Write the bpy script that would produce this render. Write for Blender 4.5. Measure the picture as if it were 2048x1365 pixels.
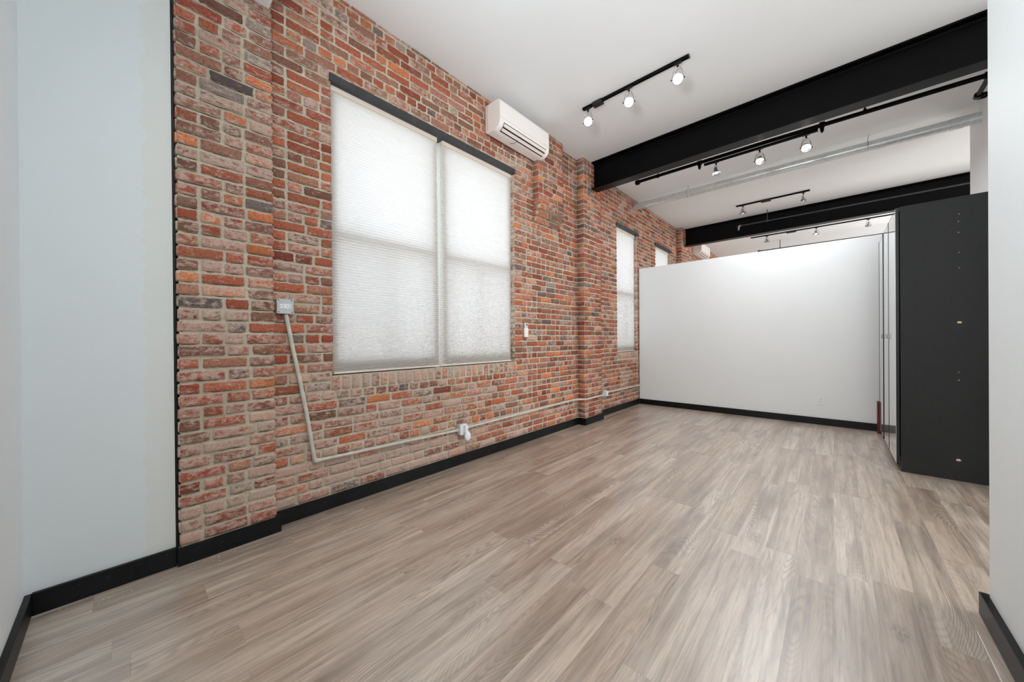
import bpy, bmesh, math, random
from mathutils import Vector, Matrix, noise

random.seed(7)
scene = bpy.context.scene
for o in list(bpy.data.objects):
    bpy.data.objects.remove(o)
C = scene.collection
H = 3.643            # ceiling height
PI = math.pi

# ------------------------------------------------------------------ camera
CX, CZ = 2.6222, 1.17
yaw, pit, rol = math.radians(42.3492), math.radians(-0.1871), math.radians(-0.467)
fw = Vector((-math.sin(yaw) * math.cos(pit), math.cos(yaw) * math.cos(pit), math.sin(pit)))
rt = Vector((math.cos(yaw), math.sin(yaw), 0)); up = rt.cross(fw)
r2 = math.cos(rol) * rt + math.sin(rol) * up
u2 = -math.sin(rol) * rt + math.cos(rol) * up
cam = bpy.data.cameras.new('camera'); co = bpy.data.objects.new('camera', cam); C.objects.link(co)
co.matrix_world = Matrix(((r2.x, u2.x, -fw.x, CX), (r2.y, u2.y, -fw.y, 0), (r2.z, u2.z, -fw.z, CZ), (0, 0, 0, 1)))
cam.sensor_width = 36; cam.lens = 707.7024 * 36 / 2048; cam.clip_start = 0.02
scene.camera = co

# ------------------------------------------------------------------ light and exposure
scene.view_settings.view_transform = 'Standard'
scene.view_settings.look = 'None'
scene.view_settings.gamma = 1
scene.view_settings.use_curve_mapping = False
scene.view_settings.exposure = 0.46
world = bpy.data.worlds.new('daylight'); scene.world = world; world.use_nodes = True
bg = world.node_tree.nodes['Background']
bg.inputs[0].default_value = (0.86, 0.93, 1.0, 1); bg.inputs[1].default_value = 2.55
scene.cycles.use_denoising = True
scene.cycles.max_bounces = 10; scene.cycles.diffuse_bounces = 6
scene.cycles.sample_clamp_indirect = 8


def area(name, loc, target, sx, sy, power, col=(1, 1, 1), spread=180):
    l = bpy.data.lights.new(name, 'AREA'); l.shape = 'RECTANGLE'; l.size = sx; l.size_y = sy
    l.energy = power; l.color = col; l.spread = math.radians(spread)
    o = bpy.data.objects.new(name, l); C.objects.link(o); o.location = loc
    d = Vector(target) - Vector(loc)
    o.rotation_euler = d.to_track_quat('-Z', 'Y').to_euler()
    return o


# added fill light, source unseen, shining in through the passage on the right
area('fill_passage', (7.6, 3.2, 1.9), (0, 3.2, 1.3), 4.5, 2.6, 150, (0.95, 0.98, 1.0))
# added soft fill lights above and beside the camera, out of view
area('fill_overhead', (2.3, 0.6, 3.58), (1.95, 2.4, 0), 1.8, 1.4, 42, (0.93, 0.97, 1.0), 130)
area('fill_camera_side', (2.0, -0.13, 2.1), (2.3, 2.0, 3.4), 0.5, 0.35, 32, (0.92, 0.97, 1.0), 150)
area('fill_overhead_far', (2.0, 5.5, 3.2), (1.9, 5.6, 0), 1.8, 0.8, 26, (0.95, 0.97, 1.0))  # added overhead fill for the bay before the partition
area('fill_far_bay', (5.5, 10, 2.4), (0, 10, 2.4), 3.0, 2.2, 120, (0.97, 0.98, 1.0))  # added fill brightening the bay beyond the partition, source unseen


# ------------------------------------------------------------------ mesh helpers
def L(c):
    return tuple((x / 12.92 if x <= 0.04045 else ((x + 0.055) / 1.055) ** 2.4) for x in c)


class MB:
    """collects shapes, then links them as one mesh object"""
    def __init__(s):
        s.v = []; s.f = []; s.sm = []; s.mi = []

    def add(s, vs, fs, smooth=False, mi=0, M=None):
        b = len(s.v)
        s.v += [tuple(M @ Vector(p)) if M else tuple(p) for p in vs]
        s.f += [tuple(b + i for i in f) for f in fs]
        s.sm += [smooth] * len(fs); s.mi += [mi] * len(fs)
        return s

    def box(s, x0, x1, y0, y1, z0, z1, mi=0, bev=0.0, M=None):
        if bev > 0:
            bm = bmesh.new(); bmesh.ops.create_cube(bm, size=1)
            for v in bm.verts:
                v.co = Vector(((x0 + x1) / 2 + v.co.x * (x1 - x0), (y0 + y1) / 2 + v.co.y * (y1 - y0), (z0 + z1) / 2 + v.co.z * (z1 - z0)))
            bmesh.ops.bevel(bm, geom=bm.edges[:], offset=bev, segments=2, affect='EDGES', profile=0.5)
            bm.verts.index_update()
            s.add([v.co[:] for v in bm.verts], [[v.index for v in f.verts] for f in bm.faces], False, mi, M)
            bm.free(); return s
        v = [(x0, y0, z0), (x1, y0, z0), (x1, y1, z0), (x0, y1, z0), (x0, y0, z1), (x1, y0, z1), (x1, y1, z1), (x0, y1, z1)]
        f = [(0, 3, 2, 1), (4, 5, 6, 7), (0, 1, 5, 4), (1, 2, 6, 5), (2, 3, 7, 6), (3, 0, 4, 7)]
        return s.add(v, f, False, mi, M)

    def tube(s, pts, r, n=12, mi=0, cap=True, M=None):
        pts = [Vector(p) for p in pts]; vs = []; fs = []
        prev = None
        for i, p in enumerate(pts):
            a = pts[i] - pts[i - 1] if i > 0 else pts[1] - pts[0]
            b = pts[i + 1] - pts[i] if i < len(pts) - 1 else pts[-1] - pts[-2]
            t = (a.normalized() + b.normalized()).normalized()
            if prev is None:
                ref = Vector((0, 0, 1)) if abs(t.z) < 0.9 else Vector((1, 0, 0))
                nrm = t.cross(ref).normalized()
            else:
                nrm = (prev - t * prev.dot(t)).normalized()
            prev = nrm; bi = t.cross(nrm)
            rr = r[i] if isinstance(r, (list, tuple)) else r
            for k in range(n):
                an = 2 * PI * k / n
                vs.append(p + nrm * math.cos(an) * rr + bi * math.sin(an) * rr)
        for i in range(len(pts) - 1):
            for k in range(n):
                k2 = (k + 1) % n
                fs.append((i * n + k, i * n + k2, (i + 1) * n + k2, (i + 1) * n + k))
        s.add(vs, fs, True, mi, M)
        if cap:
            s.add(vs[:n][::-1], [tuple(range(n))], False, mi, M); s.add(vs[-n:], [tuple(range(n))], False, mi, M)
        return s

    def lathe(s, prof, n=24, mi=0, M=None, smooth=True):
        """prof: (radius, z) pairs around local z"""
        vs = []; fs = []
        for r, z in prof:
            for k in range(n):
                a = 2 * PI * k / n; vs.append((r * math.cos(a), r * math.sin(a), z))
        for i in range(len(prof) - 1):
            for k in range(n):
                k2 = (k + 1) % n
                fs.append((i * n + k, i * n + k2, (i + 1) * n + k2, (i + 1) * n + k))
        return s.add(vs, fs, smooth, mi, M)

    def prism(s, poly, axis, a, b, mi=0, smooth=False):
        """poly: 2-D outline in the plane across axis, extruded a..b"""
        def P(p, t):
            return {'x': (t, p[0], p[1]), 'y': (p[0], t, p[1]), 'z': (p[0], p[1], t)}[axis]
        n = len(poly)
        s.add([P(p, a) for p in poly] + [P(p, b) for p in poly],
              [(i, (i + 1) % n, n + (i + 1) % n, n + i) for i in range(n)], smooth, mi)
        s.add([P(p, a) for p in poly], [tuple(range(n))[::-1]], False, mi)
        return s.add([P(p, b) for p in poly], [tuple(range(n))], False, mi)

    def build(s, name, mats, parent=None, loc=None):
        me = bpy.data.meshes.new(name); me.from_pydata(s.v, [], s.f)
        me.polygons.foreach_set('use_smooth', s.sm); me.polygons.foreach_set('material_index', s.mi)
        for m in (mats if isinstance(mats, (list, tuple)) else [mats]):
            me.materials.append(m)
        bm = bmesh.new(); bm.from_mesh(me); bmesh.ops.recalc_face_normals(bm, faces=bm.faces[:]); bm.to_mesh(me); bm.free()
        o = bpy.data.objects.new(name, me); C.objects.link(o)
        if parent: o.parent = parent
        if loc: o.location = loc
        return o


def tag(o, label, cat, group=None):
    o['label'] = label; o['category'] = cat
    if group: o['group'] = group
    return o


def thing(name, label, cat, loc=(0, 0, 0), group=None):
    o = bpy.data.objects.new(name, None); C.objects.link(o); o.location = loc
    o.empty_display_size = 0.05
    return tag(o, label, cat, group)


def struct(o):
    o['kind'] = 'structure'; return o


# ------------------------------------------------------------------ materials
class NT:
    def __init__(s, name):
        s.m = bpy.data.materials.new(name); s.m.use_nodes = True; s.t = s.m.node_tree
        s.b = s.t.nodes['Principled BSDF']; s.out = s.t.nodes['Material Output']

    def n(s, typ, **kw):
        nd = s.t.nodes.new(typ)
        for k, v in kw.items():
            if k.startswith('i_'):
                key = k[2:]; key = int(key) if key.isdigit() else key.replace('_', ' ')
                nd.inputs[key].default_value = v
            else:
                setattr(nd, k, v)
        return nd

    def l(s, a, b): s.t.links.new(a, b)

    def math(s, op, a, b=None, c=None, clamp=False):
        nd = s.t.nodes.new('ShaderNodeMath'); nd.operation = op; nd.use_clamp = clamp
        for i, x in enumerate((a, b, c)):
            if x is None: continue
            if hasattr(x, 'links'): s.l(x, nd.inputs[i])
            else: nd.inputs[i].default_value = x
        return nd.outputs[0]

    def mix(s, f, a, b, mode='MIX'):
        nd = s.t.nodes.new('ShaderNodeMix'); nd.data_type = 'RGBA'; nd.blend_type = mode; nd.clamp_factor = True
        for key, x in ((0, f), (6, a), (7, b)):
            if hasattr(x, 'links'): s.l(x, nd.inputs[key])
            else: nd.inputs[key].default_value = (x if isinstance(x, (int, float)) else tuple(x) + ((1,) if len(x) == 3 else ()))
        return nd.outputs[2]

    def noise(s, vec, scale, detail=4, rough=0.5, dist=0.0):
        nd = s.n('ShaderNodeTexNoise'); nd.inputs['Scale'].default_value = scale
        nd.inputs['Detail'].default_value = detail; nd.inputs['Roughness'].default_value = rough
        nd.inputs['Distortion'].default_value = dist
        if vec is not None: s.l(vec, nd.inputs['Vector'])
        return nd.outputs[0]

    def ramp(s, f, stops):
        nd = s.t.nodes.new('ShaderNodeValToRGB'); cr = nd.color_ramp
        while len(cr.elements) < len(stops): cr.elements.new(0.5)
        for e, (p, c) in zip(cr.elements, stops):
            e.position = p; e.color = (c, c, c, 1) if isinstance(c, (int, float)) else tuple(c) + (1,)
        s.l(f, nd.inputs[0]); return nd.outputs[0]

    def bump(s, h, strength=0.3, dist=0.01):
        nd = s.n('ShaderNodeBump'); nd.inputs['Strength'].default_value = strength; nd.inputs['Distance'].default_value = dist
        s.l(h, nd.inputs['Height']); s.l(nd.outputs[0], s.b.inputs['Normal'])

    def pos(s):
        return s.n('ShaderNodeNewGeometry').outputs['Position']


def plain(name, col, rough=0.5, metal=0.0, spec=0.5, nz=None, emis=None):
    t = NT(name); c = L(col)
    t.b.inputs['Base Color'].default_value = c + (1,)
    t.b.inputs['Roughness'].default_value = rough; t.b.inputs['Metallic'].default_value = metal
    t.b.inputs['Specular IOR Level'].default_value = spec
    if nz:
        amt, sc = nz
        f = t.noise(t.pos(), sc, 5, 0.6)
        d = tuple(x * (1 - amt) for x in c); e = tuple(min(1, x * (1 + amt)) for x in c)
        t.l(t.ramp(f, [(0.3, d), (0.7, e)]), t.b.inputs['Base Color'])
        t.bump(f, 0.08, 0.004)
    if emis:
        t.b.inputs['Emission Color'].default_value = emis[0] + (1,); t.b.inputs['Emission Strength'].default_value = emis[1]
    return t.m


M = {}
M['paint_cool'] = plain('white_paint', (0.90, 0.915, 0.922), 0.62, nz=(0.012, 3))
M['paint_blue'] = plain('cool_white_paint', (0.91, 0.94, 0.95), 0.6, nz=(0.01, 3))
M['paint_part'] = plain('partition_paint', (0.90, 0.91, 0.91), 0.6, nz=(0.01, 2.5))
M['ceiling'] = plain('ceiling_paint', (0.925, 0.935, 0.94), 0.7, nz=(0.012, 1.6))
M['black_steel'] = plain('black_painted_steel', (0.022, 0.023, 0.03), 0.34, spec=0.12, nz=(0.3, 6))
M['black_plastic'] = plain('black_plastic', (0.07, 0.07, 0.075), 0.4)
M['lintel'] = plain('dark_grey_steel', (0.20, 0.205, 0.21), 0.5, nz=(0.35, 14))
M['chrome'] = plain('chrome', (0.80, 0.80, 0.80), 0.22, 1.0)
M['dull_metal'] = plain('dull_aluminium', (0.62, 0.62, 0.62), 0.4, 1.0)
M['ac_white'] = plain('warm_white_plastic', (0.93, 0.905, 0.885), 0.35)
M['ac_side'] = plain('cream_plastic', (0.885, 0.84, 0.80), 0.45)
M['ac_dark'] = plain('dark_vent', (0.10, 0.085, 0.08), 0.6)
M['white_plastic'] = plain('white_plastic', (0.92, 0.92, 0.92), 0.35)
M['glowwhite'] = plain('frosted_plastic', (0.93, 0.93, 0.96), 0.25)
M['grey_box'] = plain('grey_metal_box', (0.74, 0.75, 0.75), 0.45, 0.0, nz=(0.10, 30))
M['conduit'] = plain('painted_conduit', (0.78, 0.76, 0.72), 0.5, nz=(0.13, 22))
M['crack'] = plain('painted_edge_shade', (0.22, 0.18, 0.155), 0.9)  # dark tone standing in for shade along lower brick edges
M['slot'] = plain('dark_slot', (0.05, 0.05, 0.05), 0.6)
M['screen'] = plain('lcd_screen', (0.42, 0.46, 0.46), 0.2)
M['sash'] = plain('white_window_frame', (0.84, 0.84, 0.82), 0.5)
M['red'] = plain('dark_red_paint', (0.38, 0.05, 0.07), 0.5)
M['frame_dark'] = plain('dark_door_edge', (0.10, 0.115, 0.12), 0.35)
M['rail_cream'] = plain('cream_rail', (0.86, 0.80, 0.72), 0.5)
M['chip'] = plain('raw_chipboard', (0.80, 0.70, 0.56), 0.8, nz=(0.25, 300))
M['dust'] = plain('white_dust', (0.88, 0.87, 0.85), 0.9)
M['lamp_on'] = plain('lit_lamp', (1, 1, 1), 0.4, emis=((1.0, 0.985, 0.96), 30))
M['lamp_off'] = plain('unlit_lamp_glass', (0.35, 0.35, 0.35), 0.15)
M['cable'] = plain('grey_cable', (0.4, 0.39, 0.37), 0.5)

t = NT('black_baseboard')
f = t.noise(t.pos(), 7, 5, 0.6); g = t.noise(t.pos(), 45, 4, 0.7)
t.l(t.mix(t.ramp(g, [(0.66, 0.0), (0.74, 0.55)]), t.ramp(f, [(0.35, L((0.025, 0.025, 0.03))), (0.7, L((0.075, 0.08, 0.085)))]), L((0.42, 0.43, 0.44))), t.b.inputs['Base Color'])
t.b.inputs['Roughness'].default_value = 0.42; t.b.inputs['Specular IOR Level'].default_value = 0.25; t.bump(g, 0.1, 0.003); M['base'] = t.m

# wardrobe melamine: almost black with fine upright grain
t = NT('black_brown_melamine')
mp = t.n('ShaderNodeMapping'); t.l(t.pos(), mp.inputs[0]); mp.inputs['Scale'].default_value = (60, 60, 4)
f = t.noise(mp.outputs[0], 3, 5, 0.65)
t.l(t.ramp(f, [(0.3, L((0.10, 0.10, 0.102))), (0.75, L((0.13, 0.13, 0.13)))]), t.b.inputs['Base Color'])
t.b.inputs['Roughness'].default_value = 0.55; t.b.inputs['Specular IOR Level'].default_value = 0.3; M['melamine'] = t.m

# wardrobe door: mirror-like pale glass
t = NT('pale_mirror_glass')
t.b.inputs['Base Color'].default_value = (0.80, 0.86, 0.86, 1); t.b.inputs['Roughness'].default_value = 0.03
t.b.inputs['Metallic'].default_value = 0.15; t.b.inputs['Coat Weight'].default_value = 1.0; t.b.inputs['Coat Roughness'].default_value = 0.02
M['door_glass'] = t.m

# galvanised duct
t = NT('galvanised_steel')
v = t.n('ShaderNodeTexVoronoi'); v.inputs['Scale'].default_value = 45; t.l(t.pos(), v.inputs['Vector'])
t.l(t.ramp(v.outputs['Color'], [(0.0, L((0.78, 0.80, 0.80))), (1.0, L((0.87, 0.885, 0.88)))]), t.b.inputs['Base Color'])
t.b.inputs['Metallic'].default_value = 0.45; t.b.inputs['Roughness'].default_value = 0.33; M['galv'] = t.m

# drywall beside the brick: newer paint meets older paint along a hand-cut wavy edge
t = NT('patched_wall_paint')
sp = t.n('ShaderNodeSeparateXYZ'); t.l(t.pos(), sp.inputs[0])
mp = t.n('ShaderNodeMapping'); t.l(t.pos(), mp.inputs[0]); mp.inputs['Scale'].default_value = (1, 0.2, 1)
w = t.noise(mp.outputs[0], 22, 3, 0.6); w2 = t.noise(mp.outputs[0], 2.5, 2, 0.5)
e = t.math('ADD', sp.outputs[1], t.math('MULTIPLY', t.math('SUBTRACT', w, 0.5), 0.09))
e = t.math('ADD', e, t.math('MULTIPLY', t.math('SUBTRACT', w2, 0.5), 0.03))
fac = t.math('MULTIPLY_ADD', e, 260, -260 * 0.068, clamp=True)
t.l(t.mix(fac, L((0.865, 0.885, 0.888)), L((0.868, 0.872, 0.855))), t.b.inputs['Base Color'])
t.b.inputs['Roughness'].default_value = 0.6; M['paint_patch'] = t.m

# mortar
t = NT('lime_mortar')
p = t.pos(); f = t.noise(p, 60, 6, 0.7); g = t.noise(p, 3.2, 4, 0.6)
c = t.ramp(g, [(0.3, L((0.74, 0.68, 0.60))), (0.7, L((0.83, 0.78, 0.705)))])
c = t.mix(t.ramp(f, [(0.3, 0.55), (0.55, 0.0)]), c, L((0.60, 0.53, 0.45)))
t.l(c, t.b.inputs['Base Color']); t.b.inputs['Roughness'].default_value = 0.95; t.b.inputs['Specular IOR Level'].default_value = 0.15
t.bump(f, 0.6, 0.006); M['mortar'] = t.m

# brick: per-brick colour and wash from mesh attributes, wear and mortar smears from noise
t = NT('old_brick')
at = t.n('ShaderNodeAttribute', attribute_name='brick_col'); ae = t.n('ShaderNodeAttribute', attribute_name='brick_edge')
p = t.pos()
n1 = t.noise(p, 26, 6, 0.68, 0.6); n2 = t.noise(p, 90, 5, 0.7); n3 = t.noise(p, 9, 4, 0.6, 0.8)
mpz = t.n('ShaderNodeMapping'); t.l(p, mpz.inputs[0]); mpz.inputs['Scale'].default_value = (1, 0.45, 1.3)
n4 = t.noise(mpz.outputs[0], 34, 6, 0.72, 1.2)
col = t.mix(t.ramp(n2, [(0.30, 0.75), (0.52, 0.0)]), at.outputs['Color'], L((0.30, 0.17, 0.13)))
col = t.mix(t.ramp(n3, [(0.45, 0.0), (0.75, 0.45)]), col, L((0.60, 0.42, 0.36)))
# wash: threshold lowered by the brick's own amount
wv = t.math('ADD', n1, t.math('MULTIPLY', at.outputs['Alpha'], 0.42))
wv = t.math('ADD', wv, t.math('MULTIPLY', t.math('SUBTRACT', n4, 0.5), 1.1))
wf = t.math('MULTIPLY_ADD', wv, 4.6, -2.75, clamp=True)
wf = t.math('MULTIPLY', wf, t.math('MULTIPLY_ADD', n2, 0.7, 0.42))
col = t.mix(wf, col, t.mix(n2, L((0.72, 0.58, 0.52)), L((0.85, 0.78, 0.72))))
# ragged mortar smear at the rim
ev = t.math('ADD', ae.outputs['Fac'], t.math('MULTIPLY', t.math('SUBTRACT', n1, 0.5), 1.5))
ev = t.math('ADD', ev, t.math('MULTIPLY', t.math('SUBTRACT', n2, 0.5), 0.5))
ev = t.math('SUBTRACT', ev, t.math('MULTIPLY', at.outputs['Alpha'], 0.22))
ef = t.math('MULTIPLY_ADD', ev, -5.0, 0.85, clamp=True)
col = t.mix(ef, col, L((0.78, 0.72, 0.645)))
t.l(col, t.b.inputs['Base Color']); t.b.inputs['Roughness'].default_value = 0.9; t.b.inputs['Specular IOR Level'].default_value = 0.2
t.bump(t.math('ADD', n2, t.math('MULTIPLY', n1, 0.8)), 0.65, 0.006); M['brick'] = t.m

# pleated blind: thin fabric that lets daylight through
for nm_, key_, tc_ in (('blind_fabric', 'blind', 0.80), ('blind_double_layer', 'blind_seam', 0.42)):
  t = NT(nm_)
  df = t.n('ShaderNodeBsdfDiffuse'); tr = t.n('ShaderNodeBsdfTranslucent'); mx = t.n('ShaderNodeMixShader')
  df.inputs[0].default_value = L((0.86, 0.83, 0.80)) + (1,); tr.inputs[0].default_value = (tc_, tc_, tc_, 1)
  mx.inputs[0].default_value = 0.42
  t.l(df.outputs[0], mx.inputs[1]); t.l(tr.outputs[0], mx.inputs[2]); t.l(mx.outputs[0], t.out.inputs[0]); M[key_] = t.m

t = NT('window_glass')
tb = t.n('ShaderNodeBsdfTransparent'); gl = t.n('ShaderNodeBsdfGlossy'); mx = t.n('ShaderNodeMixShader')
gl.inputs[1].default_value = 0.02; mx.inputs[0].default_value = 0.06; tb.inputs[0].default_value = (0.94, 0.945, 0.955, 1)
t.l(tb.outputs[0], mx.inputs[1]); t.l(gl.outputs[0], mx.inputs[2]); t.l(mx.outputs[0], t.out.inputs[0]); M['glass'] = t.m

t = NT('insect_mesh')
tb = t.n('ShaderNodeBsdfTransparent'); df = t.n('ShaderNodeBsdfDiffuse'); mx = t.n('ShaderNodeMixShader')
df.inputs[0].default_value = (0.25, 0.25, 0.25, 1); mx.inputs[0].default_value = 0.13
t.l(tb.outputs[0], mx.inputs[1]); t.l(df.outputs[0], mx.inputs[2]); t.l(mx.outputs[0], t.out.inputs[0]); M['screen_mesh'] = t.m

# floor: wide vinyl planks running along the brick wall
t = NT('greige_oak_planks')
p = t.pos(); sp = t.n('ShaderNodeSeparateXYZ'); t.l(p, sp.inputs[0])
PW, PL = 0.1400, 1.22
px = t.math('DIVIDE', t.math('ADD', sp.outputs[0], 0.047), PW); ix = t.math('FLOOR', px)
wn = t.n('ShaderNodeTexWhiteNoise', noise_dimensions='1D'); t.l(ix, wn.inputs['W'])
py = t.math('ADD', t.math('DIVIDE', sp.outputs[1], PL), t.math('MULTIPLY', wn.outputs['Value'], 7.3)); iy = t.math('FLOOR', py)
cb = t.n('ShaderNodeCombineXYZ'); t.l(ix, cb.inputs[0]); t.l(iy, cb.inputs[1])
w2 = t.n('ShaderNodeTexWhiteNoise', noise_dimensions='2D'); t.l(cb.outputs[0], w2.inputs['Vector'])
rnd = w2.outputs['Value']
fx = t.math('FRACT', px); fy = t.math('FRACT', py)
ex = t.math('MULTIPLY', t.math('MINIMUM', fx, t.math('SUBTRACT', 1.0, fx)), PW)
ey = t.math('MULTIPLY', t.math('MINIMUM', fy, t.math('SUBTRACT', 1.0, fy)), PL)
seam = t.math('MULTIPLY_ADD', t.math('MINIMUM', ex, ey), -900, 1.0, clamp=True)
# grain coordinates, shifted for each plank
gx = t.math('ADD', sp.outputs[0], t.math('MULTIPLY', rnd, 37.0)); gy = t.math('ADD', sp.outputs[1], t.math('MULTIPLY', rnd, 91.0))
cg = t.n('ShaderNodeCombineXYZ'); t.l(gx, cg.inputs[0]); t.l(t.math('MULTIPLY', gy, 0.045), cg.inputs[1]); t.l(rnd, cg.inputs[2])
cg2 = t.n('ShaderNodeCombineXYZ'); t.l(gx, cg2.inputs[0]); t.l(t.math('MULTIPLY', gy, 0.13), cg2.inputs[1]); t.l(rnd, cg2.inputs[2])
fine = t.noise(cg.outputs[0], 130, 5, 0.65)
streak = t.noise(cg.outputs[0], 24, 5, 0.6, 0.5)
blot = t.noise(cg2.outputs[0], 7.5, 4, 0.55, 0.4)
# cathedral rings: bands of a slow, stretched noise field
fld = t.noise(cg2.outputs[0], 3.6, 2, 0.45, 0.3)
ring = t.math('SINE', t.math('MULTIPLY', fld, 480.0)); ring = t.math('MULTIPLY_ADD', ring, 0.5, 0.5)
rmask = t.ramp(t.noise(cg2.outputs[0], 5.0, 2, 0.5), [(0.46, 0.0), (0.62, 1.0)])
a = t.mix(rnd, L((0.725, 0.64, 0.565)), L((0.815, 0.75, 0.685)))
c = t.mix(t.ramp(streak, [(0.37, 0.58), (0.60, 0.0)]), a, L((0.44, 0.36, 0.29)))
c = t.mix(t.ramp(blot, [(0.30, 0.62), (0.50, 0.0)]), c, L((0.42, 0.35, 0.30)))
c = t.mix(t.ramp(blot, [(0.55, 0.0), (0.75, 0.35)]), c, L((0.80, 0.75, 0.70)))
c = t.mix(t.ramp(fine, [(0.30, 0.5), (0.52, 0.0)]), c, L((0.40, 0.325, 0.26)))
c = t.mix(t.math('MULTIPLY', t.math('MULTIPLY', t.math('POWER', ring, 2.0), rmask), 0.42), c, L((0.38, 0.305, 0.25)))
kn = t.n('ShaderNodeTexVoronoi'); kn.inputs['Scale'].default_value = 3.1
ck = t.n('ShaderNodeCombineXYZ'); t.l(gx, ck.inputs[0]); t.l(t.math('MULTIPLY', gy, 0.5), ck.inputs[1]); t.l(ck.outputs[0], kn.inputs['Vector'])
kf = t.math('MULTIPLY', t.ramp(kn.outputs['Distance'], [(0.02, 0.85), (0.14, 0.0)]), t.ramp(t.noise(ck.outputs[0], 60, 4, 0.7), [(0.4, 1.0), (0.6, 0.2)]))
c = t.mix(kf, c, L((0.33, 0.29, 0.26)))
dustn = t.noise(p, 2.2, 4, 0.6)
c = t.mix(t.ramp(dustn, [(0.55, 0.0), (0.8, 0.30)]), c, L((0.78, 0.74, 0.71)))
c = t.mix(t.math('MULTIPLY', seam, 0.45), c, L((0.36, 0.31, 0.27)))
t.l(c, t.b.inputs['Base Color'])
t.l(t.ramp(t.math('MULTIPLY_ADD', fine, 0.5, t.math('MULTIPLY', dustn, 0.5)), [(0.3, 0.32), (0.7, 0.48)]), t.b.inputs['Roughness'])
t.b.inputs['Specular IOR Level'].default_value = 0.6
t.b.inputs['Coat Weight'].default_value = 1.0; t.b.inputs['Coat IOR'].default_value = 1.95; t.b.inputs['Coat Roughness'].default_value = 0.36
t.bump(t.math('SUBTRACT', t.math('MULTIPLY', fine, 0.25), seam), 0.25, 0.002); M['floor'] = t.m

# ------------------------------------------------------------------ large structure
YB, YE, XR = -0.295, 13.0, 8.0
mb = MB(); mb.box(-0.02, XR, YB, YE, -0.12, 0); struct(mb.build('floor', M['floor']))
mb = MB(); mb.box(-0.35, XR, YB - 0.1, YE + 0.1, H, H + 0.15); struct(mb.build('ceiling', M['ceiling']))
mb = MB(); mb.box(-0.35, 3.09, YB - 0.12, YB, 0, H); struct(mb.build('wall_back', M['paint_cool']))
# right wall beside the camera, ending in an outside corner
mb = MB(); mb.box(3.092, 3.212, YB - 0.12, 2.405, 0, H, bev=0.003); struct(mb.build('wall_right', M['paint_blue']))
mb = MB(); mb.box(3.78, 3.90, 4.30, 6.56, 0, H); struct(mb.build('wall_right_rear', M['paint_cool']))
mb = MB(); mb.box(0.012, 3.778, 6.281, 6.40, 0, 2.434, bev=0.002); struct(mb.build('wall_partition', M['paint_part']))
mb = MB(); mb.box(-0.35, XR, YE, YE + 0.12, 0, H); struct(mb.build('wall_far', M['paint_part']))
mb = MB(); mb.box(XR, XR + 0.12, YB, YE, 0, H); struct(mb.build('wall_loft_right', M['paint_part']))
mb = MB(); mb.box(3.212, XR, YB - 0.12, YB, 0, H); struct(mb.build('wall_loft_back', M['paint_part']))
mb = MB(); mb.box(-0.35, 0.058, YB, 0.176, 0, H); struct(mb.build('wall_left_drywall', M['paint_patch']))

# ------------------------------------------------------------------ brick wall
OPEN = [(1.0, 2.925, 0.93, 3.02), (5.43, 6.235, 0.95, 3.035), (7.12, 7.98, 0.95, 3.035)]
ROW = 0.0665
PAL = [((0.66, 0.36, 0.27), 5), ((0.59, 0.31, 0.24), 4), ((0.70, 0.41, 0.30), 5), ((0.80, 0.48, 0.31), 2.2), ((0.66, 0.46, 0.38), 3),
       ((0.53, 0.37, 0.305), 4), ((0.41, 0.375, 0.36), 1.0), ((0.60, 0.55, 0.51), 0.7), ((0.58, 0.41, 0.35), 3)]
PW_ = [w for _, w in PAL]
verts, faces, cols, edges, shade_strips = [], [], [], [], []
rng = random.Random(11)


def wash_at(y, z):
    w = 0.25
    if y < 3.4:
        w += 0.62 * max(0, min(1, (1.5 - z) / 1.0)) * max(0.15, min(1, (3.3 - y) / 1.6))
    if y < 0.64: w = 0.58 + 0.22 * max(0, min(1, (1.6 - z)))
    elif y < 1.0: w = max(w, 0.45)
    if 0.98 < y < 2.95 and 3.0 < z < 3.16: w += 0.25
    if 2.92 < y < 3.25: w += 0.2
    if y > 4.7: w += 0.16
    if z > 3.25 and y < 2.2: w += 0.05
    if z < 0.35 and y < 4.2: w += 0.2
    return w


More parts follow.
